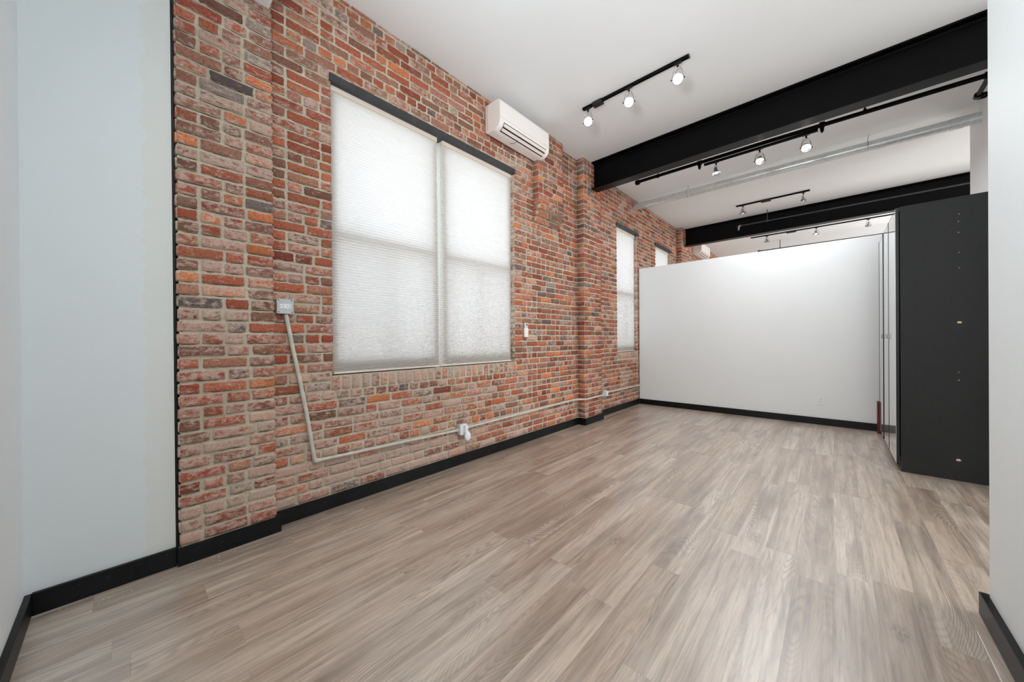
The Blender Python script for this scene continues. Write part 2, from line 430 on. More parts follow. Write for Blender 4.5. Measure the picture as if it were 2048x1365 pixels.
def brick(O, S, N, s0, s1, z0, z1, col, wash, prot, depth, nx, nz, vert=False):
    """one worn brick: rounded, bumpy front and sides going back into the mortar"""
    b = len(verts); seed = rng.random() * 100
    ws, wz = s1 - s0, z1 - z0
    e = min(0.0065, ws * 0.2, wz * 0.2)
    us = [0, e] + [e + (ws - 2 * e) * i / (nx - 2) for i in range(1, nx - 2)] + [ws - e, ws]
    vs_ = [0, e] + [e + (wz - 2 * e) * i / (nz - 2) for i in range(1, nz - 2)] + [wz - e, wz]
    tilt = rng.uniform(-0.0015, 0.0015); tz = rng.uniform(-0.0015, 0.0015)
    ring = []
    for j, v in enumerate(vs_):
        for i, u in enumerate(us):
            ed = i in (0, len(us) - 1) or j in (0, len(vs_) - 1)
            cor = i in (0, len(us) - 1) and j in (0, len(vs_) - 1)
            du = dv = 0
            q = Vector((u * 14 + seed, v * 22, seed))
            nn = noise.noise(q)
            if ed:
                k = noise.noise(Vector((u * 30 + seed, v * 40, 3.3)))
                if j == 0: dv = abs(k) * 0.009
                if j == len(vs_) - 1: dv = -abs(k) * 0.009
                if i == 0: du = abs(k) * 0.009
                if i == len(us) - 1: du = -abs(k) * 0.009
                if cor:
                    c_ = rng.uniform(0.002, 0.011); du += c_ if i == 0 else -c_; dv += (c_ if j == 0 else -c_) * 0.6
            hgt = prot + nn * 0.003 + (u / ws - 0.5) * tilt + (v / wz - 0.5) * tz
            if ed: hgt = prot - 0.0042
            P = O + S * (s0 + u + du) + Vector((0, 0, z0 + v + dv)) + N * hgt
            verts.append(P[:])
            cols.append((col[0], col[1], col[2], wash))
            dd = min(u, ws - u, v, wz - v)
            edges.append(min(1.0, dd / 0.014))
    W = len(us); Hh = len(vs_)
    for j in range(Hh - 1):
        for i in range(W - 1):
            a = b + j * W + i
            faces.append((a, a + 1, a + W + 1, a + W))
    loop = [b + i for i in range(W)] + [b + j * W + W - 1 for j in range(1, Hh)] + [b + (Hh - 1) * W + i for i in range(W - 2, -1, -1)] + [b + j * W for j in range(Hh - 2, 0, -1)]
    k0 = len(verts)
    for li in loop:
        P = Vector(verts[li]) - N * depth
        verts.append(P[:]); cols.append((col[0], col[1], col[2], wash)); edges.append(0.35)
    n = len(loop)
    for i in range(n):
        faces.append((loop[i], k0 + i, k0 + (i + 1) % n, loop[(i + 1) % n]))
    # dark strip painting in the thin shadow line under the brick
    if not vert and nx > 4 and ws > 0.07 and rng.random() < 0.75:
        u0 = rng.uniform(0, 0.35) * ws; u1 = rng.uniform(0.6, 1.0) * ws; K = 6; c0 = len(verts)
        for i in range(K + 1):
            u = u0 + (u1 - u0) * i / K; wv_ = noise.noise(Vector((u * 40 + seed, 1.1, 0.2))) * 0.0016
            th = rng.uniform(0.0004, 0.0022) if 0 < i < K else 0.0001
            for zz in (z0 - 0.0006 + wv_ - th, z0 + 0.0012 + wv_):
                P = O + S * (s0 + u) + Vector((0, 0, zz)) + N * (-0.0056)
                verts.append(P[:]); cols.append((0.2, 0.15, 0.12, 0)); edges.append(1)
        for i in range(K): shade_strips.append(len(faces)); faces.append((c0 + 2 * i, c0 + 2 * i + 2, c0 + 2 * i + 3, c0 + 2 * i + 1))


def pick(r):
    c = r.choices([p[0] for p in PAL], PW_)[0]
    k = r.uniform(0.88, 1.12)
    return L(tuple(min(1, x * k * r.uniform(0.97, 1.03)) for x in c))


def fill(O, S, N, a, b, zlo, zhi, opens=(), mixp=0.15, key=0, small=False, edgekeys=False, res=None, rowoff=0.0, maxd=0.02):
    """courses of brick over the strip a..b, zlo..zhi of a plane, leaving the openings free"""
    z = zlo; row = 0
    while z < zhi - 0.012:
        zt = min(z + ROW - rng.uniform(0.008, 0.012), zhi)
        segs = [(a, b, False, False)]
        for (oa, ob, oz0, oz1) in opens:
            if z + 0.02 < oz1 and zt > oz0 + 0.004:
                ns = []
                for (p, q, l1, l2) in segs:
                    if ob <= p or oa >= q: ns.append((p, q, l1, l2)); continue
                    if oa > p: ns.append((p, oa, l1, True))
                    if ob < q: ns.append((ob, q, True, l2))
                segs = ns
        rr = random.Random(key * 1000 + row)
        for (p, q, l1, l2) in segs:
            s = p; first = True; half = (row % 2 == 1)
            hdr_row = (row % 6 == 5) and mixp < 0.4
            while s < q - 0.012:
                j = rng.uniform(0.008, 0.014)
                if hdr_row: ln = 0.098
                elif first and half: ln = 0.098 if rng.random() < 0.8 else 0.14
                else: ln = 0.098 if rng.random() < mixp else 0.205 + rng.uniform(-0.008, 0.006)
                if small: ln *= 0.93
                t_ = min(s + ln, q)
                if q - t_ < 0.05 and q - t_ > 0: t_ = q if (q - s) < 0.22 else (s + (q - s) / 2)
                if t_ >= q - 0.001: t_ = q
                y = (O + S * ((s + t_) / 2)).y
                wsh = wash_at(y, (z + zt) / 2) * 0.95 - 0.07 + rng.choice((rng.uniform(-0.55, -0.1), rng.uniform(-0.2, 0.33)))
                c = pick(rng if not (first or t_ == q) else rr)
                if y > 6.4: nx, nz = 4, 4
                elif y > 3.4: nx, nz = 5, 4
                elif y > 1.6: nx, nz = 8, 5
                else: nx, nz = 12, 6
                if t_ - s < 0.12: nx = max(4, nx // 2 + 1)
                dep = 0.12 if ((first and l1) or (t_ == q and l2)) else maxd
                brick(O, S, N, s + (0 if first else 0), t_ - (0 if t_ == q else j), z + rng.uniform(-0.001, 0.001), zt, c, wsh,
                      rng.uniform(0.0, 0.0045), dep, nx, nz)
                s = t_; first = False
                if t_ == q: break
        z += ROW; row += 1


X = Vector((1, 0, 0)); Y = Vector((0, 1, 0))
P1a, P1b, P1x = 0.19, 0.627, 0.078
P2a, P2b, P2x = 4.22, 4.69, 0.115
P3a, P3b, P3x = 8.39, 8.86, 0.11
CA, CB, Cx = 3.26, 3.76, 0.09
O0 = Vector((0, 0, 0))
# main plane x = 0, bay by bay (rowlock sills below the windows are left free)
sills = [(oa - 0.02, ob + 0.02, oz0 - 0.112, oz0) for (oa, ob, oz0, _) in OPEN]
fill(O0, Y, X, P1b, 3.05, 0.03, H, [OPEN[0], sills[0]], 0.16, 1)
fill(O0, Y, X, 3.05, P2a, 0.03, H, [(CA, CB, 2.56, 9)], 0.5, 2, True)
fill(O0, Y, X, P2b, P3a, 0.03, H, [OPEN[1], sills[1], OPEN[2], sills[2]], 0.42, 3, True)
fill(O0, Y, X, P3b, 12.9, 2.2, H, [], 0.3, 4, True)
# pilasters: front face and the flank that looks at the camera
for a_, b_, x_, k_ in ((P1a, P1b, P1x, 5), (P2a, P2b, P2x, 6), (P3a, P3b, P3x, 7)):
    fill(Vector((x_, 0, 0)), Y, X, a_, b_, 0.03, H - 0.002, [], 0.3, k_, k_ > 5)
    fill(Vector((0, a_, 0)), X, -Y, 0.002, x_, 0.03, H - 0.002, [], 0.0, k_)
# corbelled chimney pier hanging from the ceiling
steps = [(2.56, 0.045), (2.56 + ROW, 0.085), (2.56 + 2 * ROW, 0.118), (2.56 + 3 * ROW, 0.105)]
for z_, x_ in steps:
    fill(Vector((x_, 0, 0)), Y, X, CA, CB - 0.01, z_, z_ + ROW - 0.002, [], 0.4, 8, True, maxd=x_)
fill(Vector((Cx, 0, 0)), Y, X, CA, CB, 2.56 + 4 * ROW, H, [], 0.35, 9, True, maxd=0.05)
fill(Vector((0, CA, 0)), X, -Y, 0.002, Cx, 2.56 + 4 * ROW, H, [], 0.0, 9)
# rowlock sills
for (oa, ob, oz0, _) in OPEN:
    s = oa - 0.015
    while s < ob + 0.01:
        w = rng.uniform(0.054, 0.062)
        brick(O0, Y, X, s, s + w, oz0 - 0.108, oz0 - 0.006, pick(rng), wash_at(s, oz0) + rng.uniform(0.0, 0.35), rng.uniform(0, 0.005), 0.10, 4, 5)
        s += w + rng.uniform(0.012, 0.02)

me = bpy.data.meshes.new('brickwork'); me.from_pydata(verts, [], faces)
me.polygons.foreach_set('use_smooth', [True] * len(faces))
ca = me.attributes.new('brick_col', 'FLOAT_COLOR', 'POINT'); ca.data.foreach_set('color', [x for c in cols for x in c])
ea = me.attributes.new('brick_edge', 'FLOAT', 'POINT'); ea.data.foreach_set('value', edges)
me.materials.append(M['brick']); me.materials.append(M['crack'])  # 'crack' is the painted shade under the bricks, not open cracks
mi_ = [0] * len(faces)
for k in shade_strips: mi_[k] = 1
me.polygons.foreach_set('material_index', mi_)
# wall core of mortar, one box per strip between the openings
mb = MB(); m0 = -0.0062
cuts = [P1a + 0.0, 1.0, 2.925, 5.43, 6.235, 7.12, 7.98, YE]
for i in range(len(cuts) - 1):
    a_, b_ = cuts[i], cuts[i + 1]
    op = [o for o in OPEN if abs(o[0] - a_) < 1e-6]
    if a_ == P1a: a_ = 0.176
    if op:
        mb.box(-0.35, m0, a_ - 0.010, b_ + 0.010, 0, op[0][2] - 0.006); mb.box(-0.35, m0, a_ - 0.010, b_ + 0.010, op[0][3] + 0.004, H)
    else:
        mb.box(-0.35, m0, a_ + (0.010 if i else 0), b_ - (0.010 if i < len(cuts) - 2 else 0), 0, H)
for a_, b_, x_ in ((P1a, P1b, P1x), (P2a, P2b, P2x), (P3a, P3b, P3x)):
    mb.box(m0, x_ - 0.0075, a_ + 0.0075, b_ - 0.007, 0, H)
mb.box(m0, Cx - 0.0075, CA + 0.0075, CB - 0.007, 2.56 + 4 * ROW, H)
for z_, x_ in steps: mb.box(m0, x_ - 0.012, CA + 0.016, CB - 0.026, z_ + 0.003, z_ + ROW)
wl = struct(mb.build('wall_left', M['mortar']))
bw = bpy.data.objects.new('brickwork', me); C.objects.link(bw); bw.parent = wl

# dark gap between the drywall and the first pilaster
mb = MB(); mb.box(0.02, 0.05, 0.176, 0.1875, 0, H); struct(mb.build('trim_1', M['slot']))

# ------------------------------------------------------------------ windows behind the blinds
for n_, (oa, ob, z0, z1) in enumerate(OPEN, 1):
    halves = [(oa, 1.935), (1.985, ob)] if n_ == 1 else [(oa, ob)]
    root = bpy.data.objects.new('window_%d' % n_, None); C.objects.link(root); struct(root); root.location = (-0.16, (oa + ob) / 2, z0)
    inv = Matrix.Translation(-root.location)
    for (a_, b_) in halves:
        zr = 1.955
        mb = MB(); w = 0.052
        mb.box(-0.17, -0.068, a_, a_ + w, z0, z1); mb.box(-0.17, -0.068, b_ - w, b_, z0, z1)
        mb.box(-0.17, -0.068, a_ + w, b_ - w, z0, z0 + 0.10); mb.box(-0.17, -0.068, a_ + w, b_ - w, z1 - 0.06, z1)
        fr = mb.build('window_frame', M['sash'], root); fr.matrix_parent_inverse = inv
        mb = MB(); mb.box(-0.16, -0.075, a_ + w, b_ - w, zr - 0.03, zr + 0.03)
        fr = mb.build('meeting_rail', M['sash'], root); fr.matrix_parent_inverse = inv
        mb = MB(); yc = (a_ + b_) / 2
        mb.box(-0.125, -0.10, yc - 0.009, yc + 0.009, z0 + 0.10, zr - 0.035)
        fr = mb.build('glazing_bar', M['sash'], root); fr.matrix_parent_inverse = inv
        mb = MB(); mb.box(-0.134, -0.130, a_ + w, b_ - w, z0 + 0.10, z1 - 0.06)
        fr = mb.build('glass_pane', M['glass'], root); fr.matrix_parent_inverse = inv
        mb = MB(); mb.box(-0.165, -0.1640, a_ + w, b_ - w, z0 + 0.10, zr - 0.03)
        fr = mb.build('insect_screen', M['screen_mesh'], root); fr.matrix_parent_inverse = inv


# ------------------------------------------------------------------ pleated blinds
def blind(label, ya0, yb0, ya1, yb1, z0, z1, x=-0.042, loose=0.0):
    """a*: top ends, *1: bottom ends along the wall"""
    root = thing('pleated_blind', label, 'blind', (x, (ya0 + yb0) / 2, z0), 'pleated window blinds')
    ox, oy, oz = root.location
    mb = MB(); zz = z1 - 0.035; vs = []; k = 0
    pts = []
    while zz > z0 + 0.012:
        t_ = (z1 - zz) / (z1 - z0)
        pit_ = 0.0105 - 0.0042 * max(0, (t_ - 0.72) / 0.28)      # pleats bunch up near the bottom
        if k % 2: pts.append((zz, 0.0056, t_, 0))
        else: pts.append((zz, -0.0050, t_, 1)); pts.append((zz - 0.0026, -0.0050, t_, 0)); zz -= 0.0026
        zz -= pit_ if k % 2 else pit_ - 0.0026
        k += 1
    nY = 14
    for zz, dx, t_, _ in pts:
        a_ = ya0 + (ya1 - ya0) * t_; b_ = yb0 + (yb1 - yb0) * t_
        wob = 0.0025 if dx > 0 else 0
        for i in range(nY + 1):
            u = i / nY
            y = a_ - wob + (b_ - a_ + 2 * wob) * u
            bow = 0.004 * math.sin(u * PI) * math.sin(t_ * PI) + 0.0015 * noise.noise(Vector((y * 3, zz * 9, ox)))
            vs.append((dx + bow, y - oy, zz - oz + 0.002 * noise.noise(Vector((y * 2.2, zz * 3, 1.7)))))
    fs = []
    for j in range(len(pts) - 1):
        for i in range(nY):
            q = j * (nY + 1) + i; fs.append((q, q + 1, q + nY + 2, q + nY + 1))
    mb.add(vs, fs, False); mb.mi = [pts[j][3] for j in range(len(pts) - 1) for i in range(nY)]; mb.build('fabric', [M['blind'], M['blind_seam']], root)
    mb = MB(); mb.box(-0.018, 0.012, ya0 - oy, yb0 - oy, z1 - oz - 0.036, z1 - oz - 0.002, bev=0.003)
    hr = mb.build('head_rail', M['ac_side'], root)
    mb = MB(); mb.box(-0.012, 0.014, ya0 - oy, yb0 - oy, z1 - oz - 0.047, z1 - oz - 0.0365, bev=0.002); mb.build('trim_strip', M['rail_cream'], root)
    mb = MB(); mb.box(-0.012, 0.012, ya1 - oy, yb1 - oy, 0.0, 0.014, bev=0.003); mb.build('bottom_rail', M['ac_side'], root)
    return root


blind('white pleated blind on the left half of the wide window nearest the camera', 1.003, 1.924, 1.012, 1.938, 0.934, 3.015)
blind('white pleated blind on the right half of the wide window, left of the air conditioner', 1.984, 2.922, 1.944, 2.897, 0.934, 3.015)
blind('narrow white pleated blind in the brick wall beside the white partition', 5.435, 6.20, 5.455, 6.19, 0.955, 3.025)
blind('white pleated blind seen only above the partition top, beyond the partition', 7.13, 7.95, 7.14, 7.95, 0.955, 3.025)


def lintel(label, a_, b_, z):
    mb = MB(); mb.box(-0.10, 0.016, a_, b_, z, z + 0.010); mb.box(0.004, 0.018, a_, b_, z + 0.010, z + 0.052, bev=0.002)
    return tag(mb.build('steel_lintel', M['lintel']), label, 'lintel', 'steel lintels over the windows')


lintel('long dark steel lintel over the wide window nearest the camera', 0.985, 2.935, 3.006)
lintel('short dark steel lintel over the narrow window beside the partition', 5.40, 6.27, 3.022)
lintel('short dark steel lintel over the far window behind the partition', 7.08, 8.04, 3.022)

# ------------------------------------------------------------------ baseboards
BH, BT = 0.092, 0.018


def board(name, boxes, h=BH):
    mb = MB()
    for (x0, x1, y0, y1) in boxes: mb.box(x0, x1, y0, y1, 0, h, bev=0.002)
    return struct(mb.build(name, M['base']))


board('baseboard_back', [(0.058, 3.07, YB, YB + 0.02)])
board('baseboard_left_drywall', [(0.058, 0.077, YB + 0.02, 0.178)], 0.096)
board('baseboard_left_pilaster', [(P1x, P1x + 0.02, 0.180, P1b + 0.02), (0.005, P1x, P1b, P1b + 0.02)])
board('baseboard_left_window', [(0.003, 0.003 + BT, P1b + 0.02, P2a - 0.018)])
board('baseboard_left_pillar', [(0.021, P2x, P2a - 0.018, P2a), (P2x, P2x + BT, P2a - 0.018, P2b + 0.018), (0.021, P2x, P2b, P2b + 0.018)])
board('baseboard_left_rear', [(0.003, 0.003 + BT, P2b + 0.018, 6.26)])
board('baseboard_partition', [(0.022, 3.03, 6.263, 6.281)])
board('baseboard_right', [(3.068, 3.092, YB + 0.02, 2.425), (3.092, 3.212, 2.405, 2.425)])

mb = MB(); mb.box(3.034, 3.0368, 1.0, 2.27, 0.0, 0.0006); struct(mb.build('trim_2', M['dust']))

# ------------------------------------------------------------------ beams
def ibeam(name, label, x0, x1, ya, yb, zb, mat):
    """rolled I-section along x between flange edges ya..yb"""
    mb = MB(); yc = (ya + yb) / 2; tf, tw = 0.016, 0.010
    r = [(ya, zb), (yb, zb), (yb, zb + tf), (yc + tw / 2 + 0.012, zb + tf + 0.004), (yc + tw / 2, zb + tf + 0.016), (yc + tw / 2, H - tf - 0.016), (yc + tw / 2 + 0.012, H - tf - 0.004), (yb, H - tf), (yb, H - 0.001),
         (ya, H - 0.001), (ya, H - tf), (yc - tw / 2 - 0.012, H - tf - 0.004), (yc - tw / 2, H - tf - 0.016), (yc - tw / 2, zb + tf + 0.016), (yc - tw / 2 - 0.012, zb + tf + 0.004), (ya, zb + tf)]
    mb.prism(r, 'x', x0, x1)
    return tag(mb.build(name, mat), label, 'beam', 'ceiling beams')


ibeam('steel_beam', 'large black steel beam across the ceiling, nearer of the two', 0.125, XR, 4.415, 4.565, 3.262, M['black_steel'])
ibeam('steel_beam', 'black steel beam across the ceiling, farther one behind the wardrobe top', 0.12, XR, 8.578, 8.728, 3.262, M['black_steel'])
mb = MB(); mb.box(P1x, 3.09, 0.27, 0.612, 3.20, H, bev=0.003)
tag(mb.build('boxed_beam', M['paint_part']), 'white boxed beam whose tip shows above the first brick pilaster', 'beam', 'ceiling beams')


# ------------------------------------------------------------------ air conditioners
def air_conditioner(label, y0, y1, cord):
    root = thing('air_conditioner', label, 'air conditioner', (0, (y0 + y1) / 2, 3.26), 'wall air conditioners')
    hw = (y1 - y0) / 2
    # side outline (x out from wall, z up) of the casing
    out = [(0.006, 0.02), (0.006, 0.288), (0.165, 0.288), (0.185, 0.283), (0.199, 0.27), (0.205, 0.25), (0.208, 0.10)]
    for i in range(1, 9):
        a_ = i / 8 * PI / 2; out.append((0.10 + 0.108 * math.cos(a_), 0.09 - 0.088 * math.sin(a_)))
    out.append((0.03, 0.0))
    mb = MB(); mb.prism(out, 'y', -hw, hw, smooth=False)
    o = mb.build('housing', M['ac_white'], root)
    # front panel: thin curved skin over the upper front, stopping above the outlet
    pn = [(0.202, 0.105), (0.2125, 0.105), (0.2105, 0.255), (0.204, 0.277), (0.187, 0.291), (0.165, 0.2945), (0.165, 0.288), (0.199, 0.27)]
    mb = MB(); mb.prism(pn, 'y', -hw + 0.006, hw - 0.006); mb.build('front_panel', M['ac_white'], root)
    for s_ in (-1, 1):
        mb = MB(); mb.box(0.006, 0.05, s_ * hw - 0.003, s_ * hw + 0.003, 0.03, 0.283)
        mb.build('side_cover', M['ac_side'], root)

    # outlet on the curved lower front: dark mouth with pale louvers
    def arc(a_, r_): return (0.10 + r_ * math.cos(a_), 0.09 - (r_ - 0.02) * math.sin(a_))
    mb = MB(); A0, A1 = math.radians(12), math.radians(66)
    pts = [arc(A0 + (A1 - A0) * i / 6, 0.1085) for i in range(7)]; pin = [arc(A0 + (A1 - A0) * i / 6, 0.1095) for i in range(7)]
    n = 7
    vs = [(p[0] + 0.0015, yy, p[1] - 0.0015) for yy in (-hw + 0.06, hw - 0.055) for p in pin]
    mb.add(vs, [(i, i + 1, n + i + 1, n + i) for i in range(n - 1)], True); mb.build('air_outlet', M['ac_dark'], root)
    for k, aa in enumerate((0.26, 0.72)):
        c_ = arc(A0 + (A1 - A0) * aa, 0.111); ang = -(A0 + (A1 - A0) * aa)
        mb = MB(); Mx = Matrix.Translation((c_[0] + 0.002, 0, c_[1] - 0.002)) @ Matrix.Rotation(-ang, 4, 'Y')
        mb.box(-0.003, 0.003, -hw + 0.065, hw - 0.06, -0.0145, 0.0145, M=Mx); mb.build('louver', M['ac_side'], root)
    if cord:
        mb = MB(); mb.tube([(0.165, -hw + 0.29, 0.022), (0.168, -hw + 0.30, 0.005), (0.150, -hw + 0.305, -0.008), (0.12, -hw + 0.29, -0.012), (0.09, -hw + 0.27, -0.010)], 0.0028, 8)
        mb.build('cord', M['cable'], root)
    mb = MB(); mb.box(0.2126, 0.2136, hw - 0.10, hw - 0.05, 0.112, 0.122); mb.build('indicator_panel', M['ac_side'], root)
    return root


air_conditioner('white wall air conditioner above the wide window, near the ceiling', 2.50, 3.305, True)
air_conditioner('small far white air conditioner peeking under the farther beam above the partition', 9.60, 10.42, False)

# ------------------------------------------------------------------ conduit, boxes and plugs on the brick wall
mb = MB()
mb.tube([(0.022, 0.702, 1.345), (0.022, 0.74, 1.12), (0.022, 0.775, 0.93), (0.022, 0.815, 0.70), (0.022, 0.862, 0.375)], 0.0125, 14)
mb.tube([(0.022, 0.862, 0.385), (0.022, 0.863, 0.366), (0.022, 0.880, 0.358)], 0.016, 14)
tag(mb.build('conduit', M['conduit']), 'slanting pale conduit dropping from the outlet box left of the window', 'conduit', 'electrical conduits on the brick wall')
mb = MB(); mb.tube([(0.022, 0.874, 0.360), (0.022, 1.5, 0.345), (0.022, 2.088, 0.330)], 0.0115, 14); mb.tube([(0.022, 0.874, 0.360), (0.022, 0.90, 0.3595)], 0.0155, 14)
mb.tube([(0.022, 2.07, 0.330), (0.022, 2.093, 0.330)], 0.0155, 14)
tag(mb.build('conduit', M['conduit']), 'horizontal pale conduit low under the wide window, left of the night light', 'conduit', 'electrical conduits on the brick wall')
mb = MB(); mb.tube([(0.022, 2.185, 0.335), (0.022, 3.2, 0.345), (0.022, 4.02, 0.352), (0.035, 4.10, 0.353), (0.085, 4.17, 0.354), (0.125, 4.22, 0.355), (0.136, 4.27, 0.355), (0.136, 4.66, 0.357), (0.12, 4.72, 0.357), (0.05, 4.80, 0.352), (0.028, 4.85, 0.350), (0.025, 4.875, 0.350)], 0.0115, 14)
mb.tube([(0.022, 2.18, 0.335), (0.022, 2.21, 0.335)], 0.0155, 14)
tag(mb.build('conduit', M['conduit']), 'long pale conduit bending around the brick pillar beside the partition window', 'conduit', 'electrical conduits on the brick wall')
mb = MB(); mb.tube([(0.022, 4.965, 0.345), (0.022, 6.279, 0.332)], 0.0115, 14)
tag(mb.build('conduit', M['conduit']), 'short pale conduit running from the far box into the white partition', 'conduit', 'electrical conduits on the brick wall')

# outlet box with a duplex receptacle lying on its side
root = thing('outlet_box', 'square grey metal outlet box on brick with a sideways white receptacle', 'outlet box', (0.004, 0.694, 1.395), 'metal outlet boxes on the brick wall')
mb = MB(); mb.box(0.0, 0.036, -0.046, 0.046, -0.046, 0.046, bev=0.005); mb.build('box', M['grey_box'], root)
mb = MB(); mb.box(0.036, 0.0395, -0.047, 0.047, -0.047, 0.047, bev=0.0015); cv = mb.build('cover_plate', M['grey_box'], root)
for y_, z_ in ((-0.038, 0.038), (0.036, 0.038), (-0.037, -0.037), (0.037, -0.036)):
    mb = MB(); mb.lathe([(0.0, 0.0018), (0.0028, 0.0015), (0.0034, 0)], 10, M=Matrix.Translation((0.0395, y_, z_)) @ Matrix.Rotation(PI / 2, 4, 'Y'))
    mb.build('screw', M['slot'], cv)
mb = MB(); mb.box(0.0395, 0.0425, -0.034, 0.032, -0.014, 0.014, bev=0.0012); rc = mb.build('receptacle', M['white_plastic'], root)
mb = MB()
for yc in (-0.022, 0.016):
    mb.box(0.0425, 0.0429, yc + 0.004, yc + 0.013, 0.004, 0.0065); mb.box(0.0425, 0.0429, yc + 0.004, yc + 0.013, -0.0065, -0.004)
    mb.lathe([(0.0, 0.0005), (0.0026, 0.0004), (0.0026, 0)], 10, M=Matrix.Translation((0.0425, yc - 0.006, 0)) @ Matrix.Rotation(PI / 2, 4, 'Y'))
mb.build('slot', M['slot'], rc)

root = thing('junction_box', 'small grey junction box holding the night light, low under the wide window', 'outlet box', (0.002, 2.138, 0.335), 'metal outlet boxes on the brick wall')
mb = MB(); mb.box(0.0, 0.046, -0.045, 0.045, -0.050, 0.046, bev=0.004); mb.build('box', M['grey_box'], root)
mb = MB(); mb.box(0.046, 0.049, -0.036, 0.036, -0.052, 0.050, bev=0.001); mb.build('cover_plate', M['white_plastic'], root)
root = thing('night_light', 'translucent white plug-in night light on the low box under the window', 'night light', (0.051, 2.158, 0.345))
mb = MB(); mb.box(0.0, 0.024, -0.018, 0.018, -0.045, 0.028, bev=0.004); mb.build('plug_body', M['white_plastic'], root)
mb = MB(); pr_ = [(0.001, -0.118), (0.016, -0.116), (0.027, -0.108), (0.034, -0.09), (0.035, -0.068), (0.030, -0.050), (0.019, -0.040), (0.014, -0.030), (0.0001, -0.030)]
mb.lathe(pr_, 20, M=Matrix.Translation((0.026, 0.006, 0)) @ Matrix.Diagonal((0.62, 1, 1, 1))); mb.build('lamp_shade', M['glowwhite'], root)

root = thing('junction_box', 'tiny grey box with a white plug, low between brick pillar and partition', 'outlet box', (0.002, 4.92, 0.348), 'metal outlet boxes on the brick wall')
mb = MB(); mb.box(0.0, 0.040, -0.045, 0.045, -0.045, 0.045, bev=0.004); mb.build('box', M['grey_box'], root)
mb = MB(); mb.box(0.040, 0.075, -0.006, 0.042, -0.042, 0.034, bev=0.006); mb.build('plug', M['white_plastic'], root)

root = thing('remote_control', 'slim white air conditioner remote in its holder on brick right of the blinds', 'remote control', (0.006, 3.10, 1.20))
mb = MB(); mb.box(0.0, 0.020, -0.034, 0.030, 0.0, 0.105, bev=0.003); mb.build('holder', M['ac_white'], root)
mb = MB(); mb.box(0.003, 0.019, -0.026, 0.026, 0.105, 0.162, bev=0.003); rb = mb.build('remote_body', M['ac_white'], root)
mb = MB(); mb.box(0.019, 0.0198, -0.014, 0.018, 0.128, 0.153); mb.build('screen', M['screen'], rb)
mb = MB()
for i in range(3): mb.box(0.019, 0.0205, -0.014 + 0.012 * i, -0.006 + 0.012 * i, 0.112, 0.120, bev=0.001)
mb.build('button', M['screen'], rb)

root = thing('wall_outlet', 'white duplex wall outlet low on the white partition', 'wall outlet', (2.481, 6.281, 0.326))
mb = MB(); mb.box(-0.036, 0.036, -0.006, 0, -0.058, 0.058, bev=0.002); mb.build('cover_plate', M['white_plastic'], root)
mb = MB(); mb.box(-0.017, 0.017, -0.009, -0.006, -0.034, 0.034, bev=0.001); rc = mb.build('receptacle', M['white_plastic'], root)
mb = MB()
for zc in (0.016, -0.018):
    mb.box(-0.008, -0.006, -0.0094, -0.009, zc, zc + 0.009); mb.box(0.006, 0.008, -0.0094, -0.009, zc, zc + 0.009); mb.box(-0.0025, 0.0025, -0.0094, -0.009, zc - 0.009, zc - 0.004)
mb.build('slot', M['slot'], rc)


# ------------------------------------------------------------------ track lighting
def track(label, x0, x1, y, z, feed, w=0.034, h=0.020):
    root = thing('light_track', label, 'light track', ((x0 + x1) / 2, y, z), 'black light tracks')
    ox = root.location.x
    mb = MB()   # channel open towards the floor
    mb.box(x0 - ox, x1 - ox, -w / 2, w / 2, h - 0.003, h); mb.box(x0 - ox, x1 - ox, -w / 2, -w / 2 + 0.004, 0, h - 0.003); mb.box(x0 - ox, x1 - ox, w / 2 - 0.004, w / 2, 0, h - 0.003)
    mb.box(x0 - ox, x1 - ox, -0.006, 0.006, 0.006, h - 0.003)
    mb.build('rail', M['black_steel'], root)
    for xe in (x0, x1):
        mb = MB(); mb.box(xe - ox - 0.004, xe - ox + 0.004, -w / 2 - 0.001, w / 2 + 0.001, -0.001, h - 0.0005); mb.build('end_cap', M['black_plastic'], root)
    if feed:
        a_, b_ = feed; mb = MB(); mb.box(a_ - ox, b_ - ox, -w * 0.85, w * 0.85, -0.022, h - 0.001, bev=0.003)
        mb.build('feed_box', M['black_plastic'], root)
    return root


